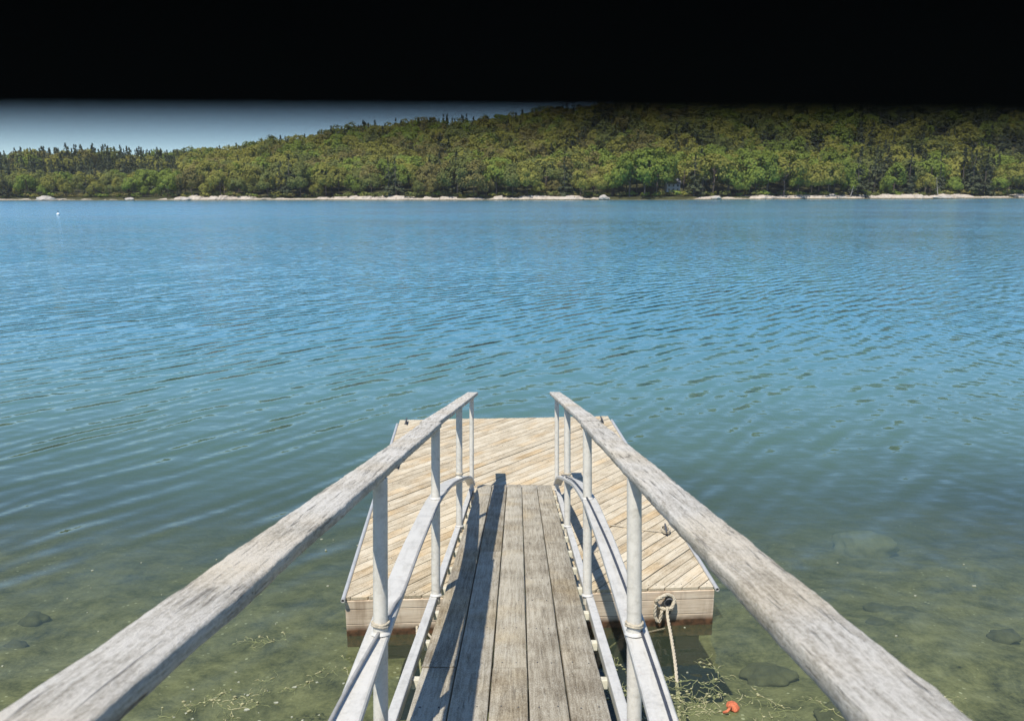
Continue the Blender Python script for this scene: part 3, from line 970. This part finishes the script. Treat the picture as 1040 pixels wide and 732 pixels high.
# pipes along the long edges, open ended
for s_ in (-1, 1):
    G = Geo(); xx = s_*(HW+.010); zz = FZ-.004
    seg = 14; ro, ri = .021, .014; ya, yb = -HL-.05, HL-.25
    vs_ = []
    for (yy, rr) in ((ya, ri), (ya, ro), (yb, ro), (yb, ri)):
        vs_ += [(xx+rr*math.cos(6.283*i/seg), yy, zz+rr*math.sin(6.283*i/seg)) for i in range(seg)]
    fs_ = []
    for q in range(4):
        q2 = (q+1) % 4
        for i in range(seg):
            fs_.append((q*seg+i, q*seg+(i+1) % seg, q2*seg+(i+1) % seg, q2*seg+i))
    G.add(vs_, fs_); pp = G.obj('edge_pipe', M_GALV, fe); auto_smooth(pp, 40)
def cleat(x, y, rz):
    M = Matrix.Translation((x, y, FZ)) @ Matrix.Rotation(rz, 4, 'Z')
    G = Geo(); G.box(-.06, .06, -.03, .03, .002, .014, M, .004)
    for s_ in (-1, 1): G.tube([M @ Vector((s_*.03, 0, .01)), M @ Vector((s_*.028, 0, .055))], .011, 8)
    G.tube([M @ Vector(p) for p in ((-.12, 0, .062), (-.07, 0, .064), (0, 0, .062), (.07, 0, .064), (.12, 0, .062))], [.007, .012, .013, .012, .007], 8)
    o = G.obj('cleat', M_CLEAT, fe); auto_smooth(o, 45)
cleat(-1.66, 2.72, R(90)); cleat(-1.62, .62, R(90)); cleat(1.62, -1.72, R(80)); cleat(1.62, 2.6, R(90))
# eye bolt plate on the front face
G = Geo(); G.box(1.31, 1.37, -HL-.012, -HL+.003, .14, .32, bev=.004)
G.tube([(1.34+.045*math.cos(a), -HL-.035, .27+.045*math.sin(a)) for a in np.linspace(0, 6.283, 16)], .010, 8, False)
o = G.obj('mooring_plate', M_CLEAT, fe); auto_smooth(o, 45)

# hinge plate under gangway foot (rests on float)
G = Geo(); G.box(-.47, .47, 9.93, 10.05, -.045, -.035); G.obj('toe_plate', M_ALU, ge)
for s_ in (-1, 1):
    G = Geo(); G.tube([(s_*.3, 9.75, -.075), (s_*.46, 9.75, -.075)], .045, 16); o = G.obj('roller', M_CLEAT, ge); auto_smooth(o, 40)

# ------------------------------------------------------------------ ropes
def twisted(G, pts, r, turns=18, strands=3, seg=6):
    """three-strand rope along a polyline"""
    pts = [Vector(p) for p in pts]
    # resample
    L = [0]
    for a, b in zip(pts[:-1], pts[1:]): L.append(L[-1]+(b-a).length)
    n = max(12, int(L[-1]/(r*1.1)))
    P = []
    for i in range(n+1):
        s = L[-1]*i/n; j = max(0, min(len(pts)-2, int(np.searchsorted(L, s))-1)); t = (s-L[j])/max(1e-9, L[j+1]-L[j])
        P.append(pts[j].lerp(pts[j+1], t))
    for k in range(strands):
        q = []
        for i, p in enumerate(P):
            t = (P[min(n, i+1)]-P[max(0, i-1)]).normalized()
            a = t.orthogonal().normalized() if abs(t.z) > .95 else Vector((0, 0, 1)).cross(t).normalized()
            b = t.cross(a); an = 2*math.pi*(k/strands + (L[-1]*i/n)/(r*9))
            q.append(p + (a*math.cos(an)+b*math.sin(an))*r*.55)
        G.tube(q, r*.62, seg)
def smooth_pts(pts, n=8):
    pts = [Vector(p) for p in pts]; out = []
    for i in range(len(pts)-1):
        p0, p1, p2, p3 = pts[max(0, i-1)], pts[i], pts[i+1], pts[min(len(pts)-1, i+2)]
        for k in range(n):
            t = k/n
            out.append(.5*((2*p1)+(-p0+p2)*t+(2*p0-5*p1+4*p2-p3)*t*t+(-p0+3*p1-3*p2+p3)*t**3))
    out.append(pts[-1]); return out
def FP(x, y, z): return FM @ Vector((x, y, z))
G = Geo()
# hitch over the front edge: a few loops, then the line drops to the water toward the camera
loop = [FP(1.30+.09*math.cos(a)*(1+.1*math.sin(3*a)), -HL-.04+.02*math.sin(a*2), .285+.075*math.sin(a)) for a in np.linspace(0, 12.6, 40)]
twisted(G, loop, .017)
twisted(G, smooth_pts([FP(1.21, -HL-.04, .27), FP(1.20, -HL-.05, .16), FP(1.24, -HL-.06, .08), FP(1.27, -HL-.05, .20)]), .015)
twisted(G, smooth_pts([FP(1.32, -HL-.05, .24), FP(1.31, -HL-.12, .17), FP(1.28, -HL-.4, .10), FP(1.22, -HL-.8, .02), FP(1.12, -HL-1.35, -.25)]), .0145)
tag(G.obj('mooring_rope', M_ROPE, None, True), 'thick tan rope hitched to the front face of the float and dropping into the water', 'rope')
G = Geo(); twisted(G, smooth_pts([FP(1.29, -HL-.12, .05), FP(1.12, -HL-.1, .0), FP(.9, -HL-.09, -.05), FP(.7, -HL-.1, -.2)]), .008)
tag(G.obj('thin_rope', M_DARKROPE, None, True), 'thin dark line branching left from the thick rope at the float front', 'rope')
G = Geo(); twisted(G, smooth_pts([FP(1.60, -1.74, FZ+.03), FP(1.4, -1.66, FZ+.011), FP(1.1, -1.52, FZ+.011), FP(.82, -1.44, FZ+.011)]), .006)
for q in range(3):
    twisted(G, [FP(1.62+.045*math.cos(a), -1.72+.075*math.sin(a), FZ+.03+q*.012) for a in np.linspace(0, 6.3, 14)], .007)
tag(G.obj('cleat_line', M_ROPE, None, True), 'thin pale line wrapped on the right front cleat and lying across the float planks', 'rope')
G = Geo(); twisted(G, smooth_pts([FP(-1.12, -HL-.02, .10), FP(-1.1, -HL-.2, -.02), FP(-1.02, -HL-.6, -.3)]), .011)
tag(G.obj('hanging_rope', M_ROPE, None, True), 'short tan rope hanging steeply into the water left of the gangway', 'rope')
G = Geo(); twisted(G, smooth_pts([FP(-1.10, -HL-.02, .12), FP(-.95, -HL-.12, -.01), FP(-.72, -HL-.35, -.25)]), .010)
tag(G.obj('hanging_rope', M_ROPE, None, True), 'short tan rope slanting in under the gangway beside the steeper rope', 'rope')

# ------------------------------------------------------------------ floating weed and scraps
random.seed(14)
def weed_strand(G, p, ang, L, w_, depth=0):
    n = max(3, int(L/.03)); pts = [Vector(p)]
    for i in range(n):
        ang += random.uniform(-.5, .5)
        pts.append(pts[-1] + Vector((math.cos(ang)*.03, math.sin(ang)*.03, 0)))
        pts[-1].z = random.uniform(-.022, .005)
        if depth < 2 and random.random() < .42:
            weed_strand(G, pts[-1], ang+random.choice((-1, 1))*random.uniform(.5, 1.1), L*random.uniform(.2, .4), w_*.75, depth+1)
        if random.random() < .08:
            c = pts[-1]; r_ = random.uniform(.007, .016)
            G.tube([c+Vector((-r_, 0, .004)), c+Vector((0, 0, .006)), c+Vector((r_, .004, .004))], [r_*.4, r_*.8, r_*.4], 6)
    G.tube(pts, [w_*random.uniform(.7, 1.2) for _ in pts], 5)
G = Geo()
for (cx, cy, n, sp, L) in [(1.35, 5.85, 13, .26, .5), (1.72, 5.68, 8, .2, .45), (1.15, 5.5, 9, .18, .4), (2.2, 5.5, 6, .16, .3), (2.6, 5.55, 4, .2, .35), (3.75, 5.75, 3, .12, .35), (1.0, 6.1, 6, .12, .3), (-2.42, 5.72, 9, .10, .30), (-2.28, 6.65, 4, .07, .2), (-2.0, 6.0, 4, .12, .2), (-2.6, 5.6, 5, .2, .2), (-1.7, 6.1, 4, .25, .15)]:
    for k in range(n):
        weed_strand(G, (cx+random.gauss(0, sp), cy+random.gauss(0, sp*.45), .004), random.gauss(0, .6)+random.choice((0, math.pi)), L*random.uniform(.4, 1.0), .0042)
tag(G.obj('rockweed', M_WEED, None, True), 'yellowish seaweed drifting in tangled mats near the float front', 'seaweed', kind='stuff')
G = Geo()
for k in range(90):
    side = random.random()
    if side < .62: cx, cy = random.uniform(-4.8, -1.0), random.uniform(4.6, 9.5)
    else: cx, cy = random.uniform(1.4, 6.5), random.uniform(4.8, 9.0)
    if random.random() < .5: cx, cy = -2.2+random.gauss(0, .55), 5.4+random.gauss(0, .45)
    r_ = random.uniform(.004, .013)*random.choice((1, 1, 1.7)); a = random.uniform(0, 3.14)
    n = random.randint(5, 7)
    top = [(cx+math.cos(6.283*i/n+a)*r_*random.uniform(.5, 1.7), cy+math.sin(6.283*i/n+a)*r_*random.uniform(.4, 1.0), .006+random.uniform(0, .004)) for i in range(n)]
    G.add([(x_, y_, -.003) for x_, y_, z_ in top]+top, [tuple(range(n, 2*n))]+[(i, (i+1) % n, n+(i+1) % n, n+i) for i in range(n)])
tag(G.obj('drift_scraps', M_SCUM, None), 'pale flecks of foam and weed scattered on the shallow water', 'flotsam', kind='stuff')

# orange float caught in the weed
oe = empty('orange_float', (1.83, 5.62, 0))
G = Geo(); bm = bmesh.new(); bmesh.ops.create_icosphere(bm, subdivisions=4, radius=.052)
for v in bm.verts: v.co *= 1+.25*mnoise.noise(v.co*22)+.12*mnoise.noise(v.co*70); v.co.z *= .7
bm.verts.index_update(); G.add([v.co+Vector((0, 0, .02)) for v in bm.verts], [[v.index for v in f.verts] for f in bm.faces]); bm.free()
G.obj('body', M_ORANGE, oe, True)
G = Geo(); G.tube([(-.03, -.04, .05), (-.07, -.08, .035), (-.10, -.07, .015)], .012, 7); G.obj('rope_eye', M_ORANGE, oe, True)
tag(oe, 'small bright orange float caught in the yellow seaweed', 'float')

# ------------------------------------------------------------------ landing at the head of the gangway, dark edge added at the lens
LZ = (GM @ Vector((0, .55, 0))).z
le = empty('landing', (0, -1.0, 0))
G = Geo()
yy = -1.6
while yy < 1.45:
    G.box(-1.15, 1.15, yy, yy+.135, LZ-.04, LZ+random.uniform(-.002, .002), bev=.004); yy += .141
ld = G.obj('landing_deck', wood('landing_wood', (.12, .105, .08), (.25, .22, .175), (.38, .34, .28), 'x'), le)
for xx in (-1.0, 1.0):
    G = Geo(); G.box(xx-.06, xx+.06, -1.6, 1.45, LZ-.28, LZ-.044, bev=.004); G.obj('beam', M_DECK, le)
    for y_ in (-1.45, 1.3):
        G = Geo(); G.tube([(xx, y_, -1.6), (xx, y_, LZ-.285)], .10, 14); o = G.obj('pile', M_DECK, le); auto_smooth(o, 40)
tag(le, 'plank landing on piles at the shore end of the gangway', 'landing')

# made-up canopy, its edge added close to the lens to darken the top
pl = CAM_M @ Vector((-.0240, .0107, -.0360)); pr_ = CAM_M @ Vector((.0225, .0096, -.0335))
dv = (pr_-pl).normalized(); mid = (pl+pr_)*.5
ex = dv; ey = Vector((0, 0, 1)).cross(ex).normalized(); ez = ex.cross(ey)
AM = Matrix(((ex.x, ey.x, ez.x, mid.x), (ex.y, ey.y, ez.y, mid.y), (ex.z, ey.z, ez.z, mid.z), (0, 0, 0, 1)))
ae = empty('added_lens_edge'); ae.matrix_world = AM
tag(ae, 'added black edge out of focus across the whole top of the view', 'added_lens_edge')
G = Geo(); rings = []
prof_ = [(-1.30, .085), (-.9, .19), (-.45, .17), (-.06, .115), (0, .098), (0, .004), (.002, 0), (.004, .004), (.005, .10), (-.055, .119), (-.45, .175), (-.9, .195), (-1.304, .09)]
for xx in np.linspace(-.75, .75, 40):
    rings.append([Vector((xx, p[0], p[1])) for p in prof_])
G.sweep(rings); G.obj('added_sheet', M_BLACK, ae)  # invented roof and front flap that form the added dark edge
AI = AM.inverted()
for xx in (-.72, .72):
    for yy in (-.03, -1.27):
        topw = AM @ Vector((xx, yy, .095 if yy > -1 else .082)); G = Geo()
        G.tube([AI @ topw, AI @ Vector((topw.x, topw.y, LZ+.003))], .016, 12); o = G.obj('added_pole', M_POST, ae); auto_smooth(o, 40)  # poles invented to carry the added edge


# ------------------------------------------------------------------ summer air over the cove
G = Geo(); G.box(-1650, 1650, -70, 1800, -13, 175)
hm = bpy.data.materials.new('thin_haze'); hm.use_nodes = True
ht = hm.node_tree; ht.nodes.clear()
hv = ht.nodes.new('ShaderNodeVolumePrincipled'); hv.inputs['Color'].default_value = (.92, .95, 1, 1); hv.inputs['Density'].default_value = .0001; hv.inputs['Anisotropy'].default_value = .3
ho = ht.nodes.new('ShaderNodeOutputMaterial'); ht.links.new(hv.outputs[0], ho.inputs['Volume'])
hz_ = G.obj('haze', hm); tag(hz_, 'thin pale summer haze softening the far shore', 'haze', kind='stuff')
scene.cycles.volume_bounces = 0
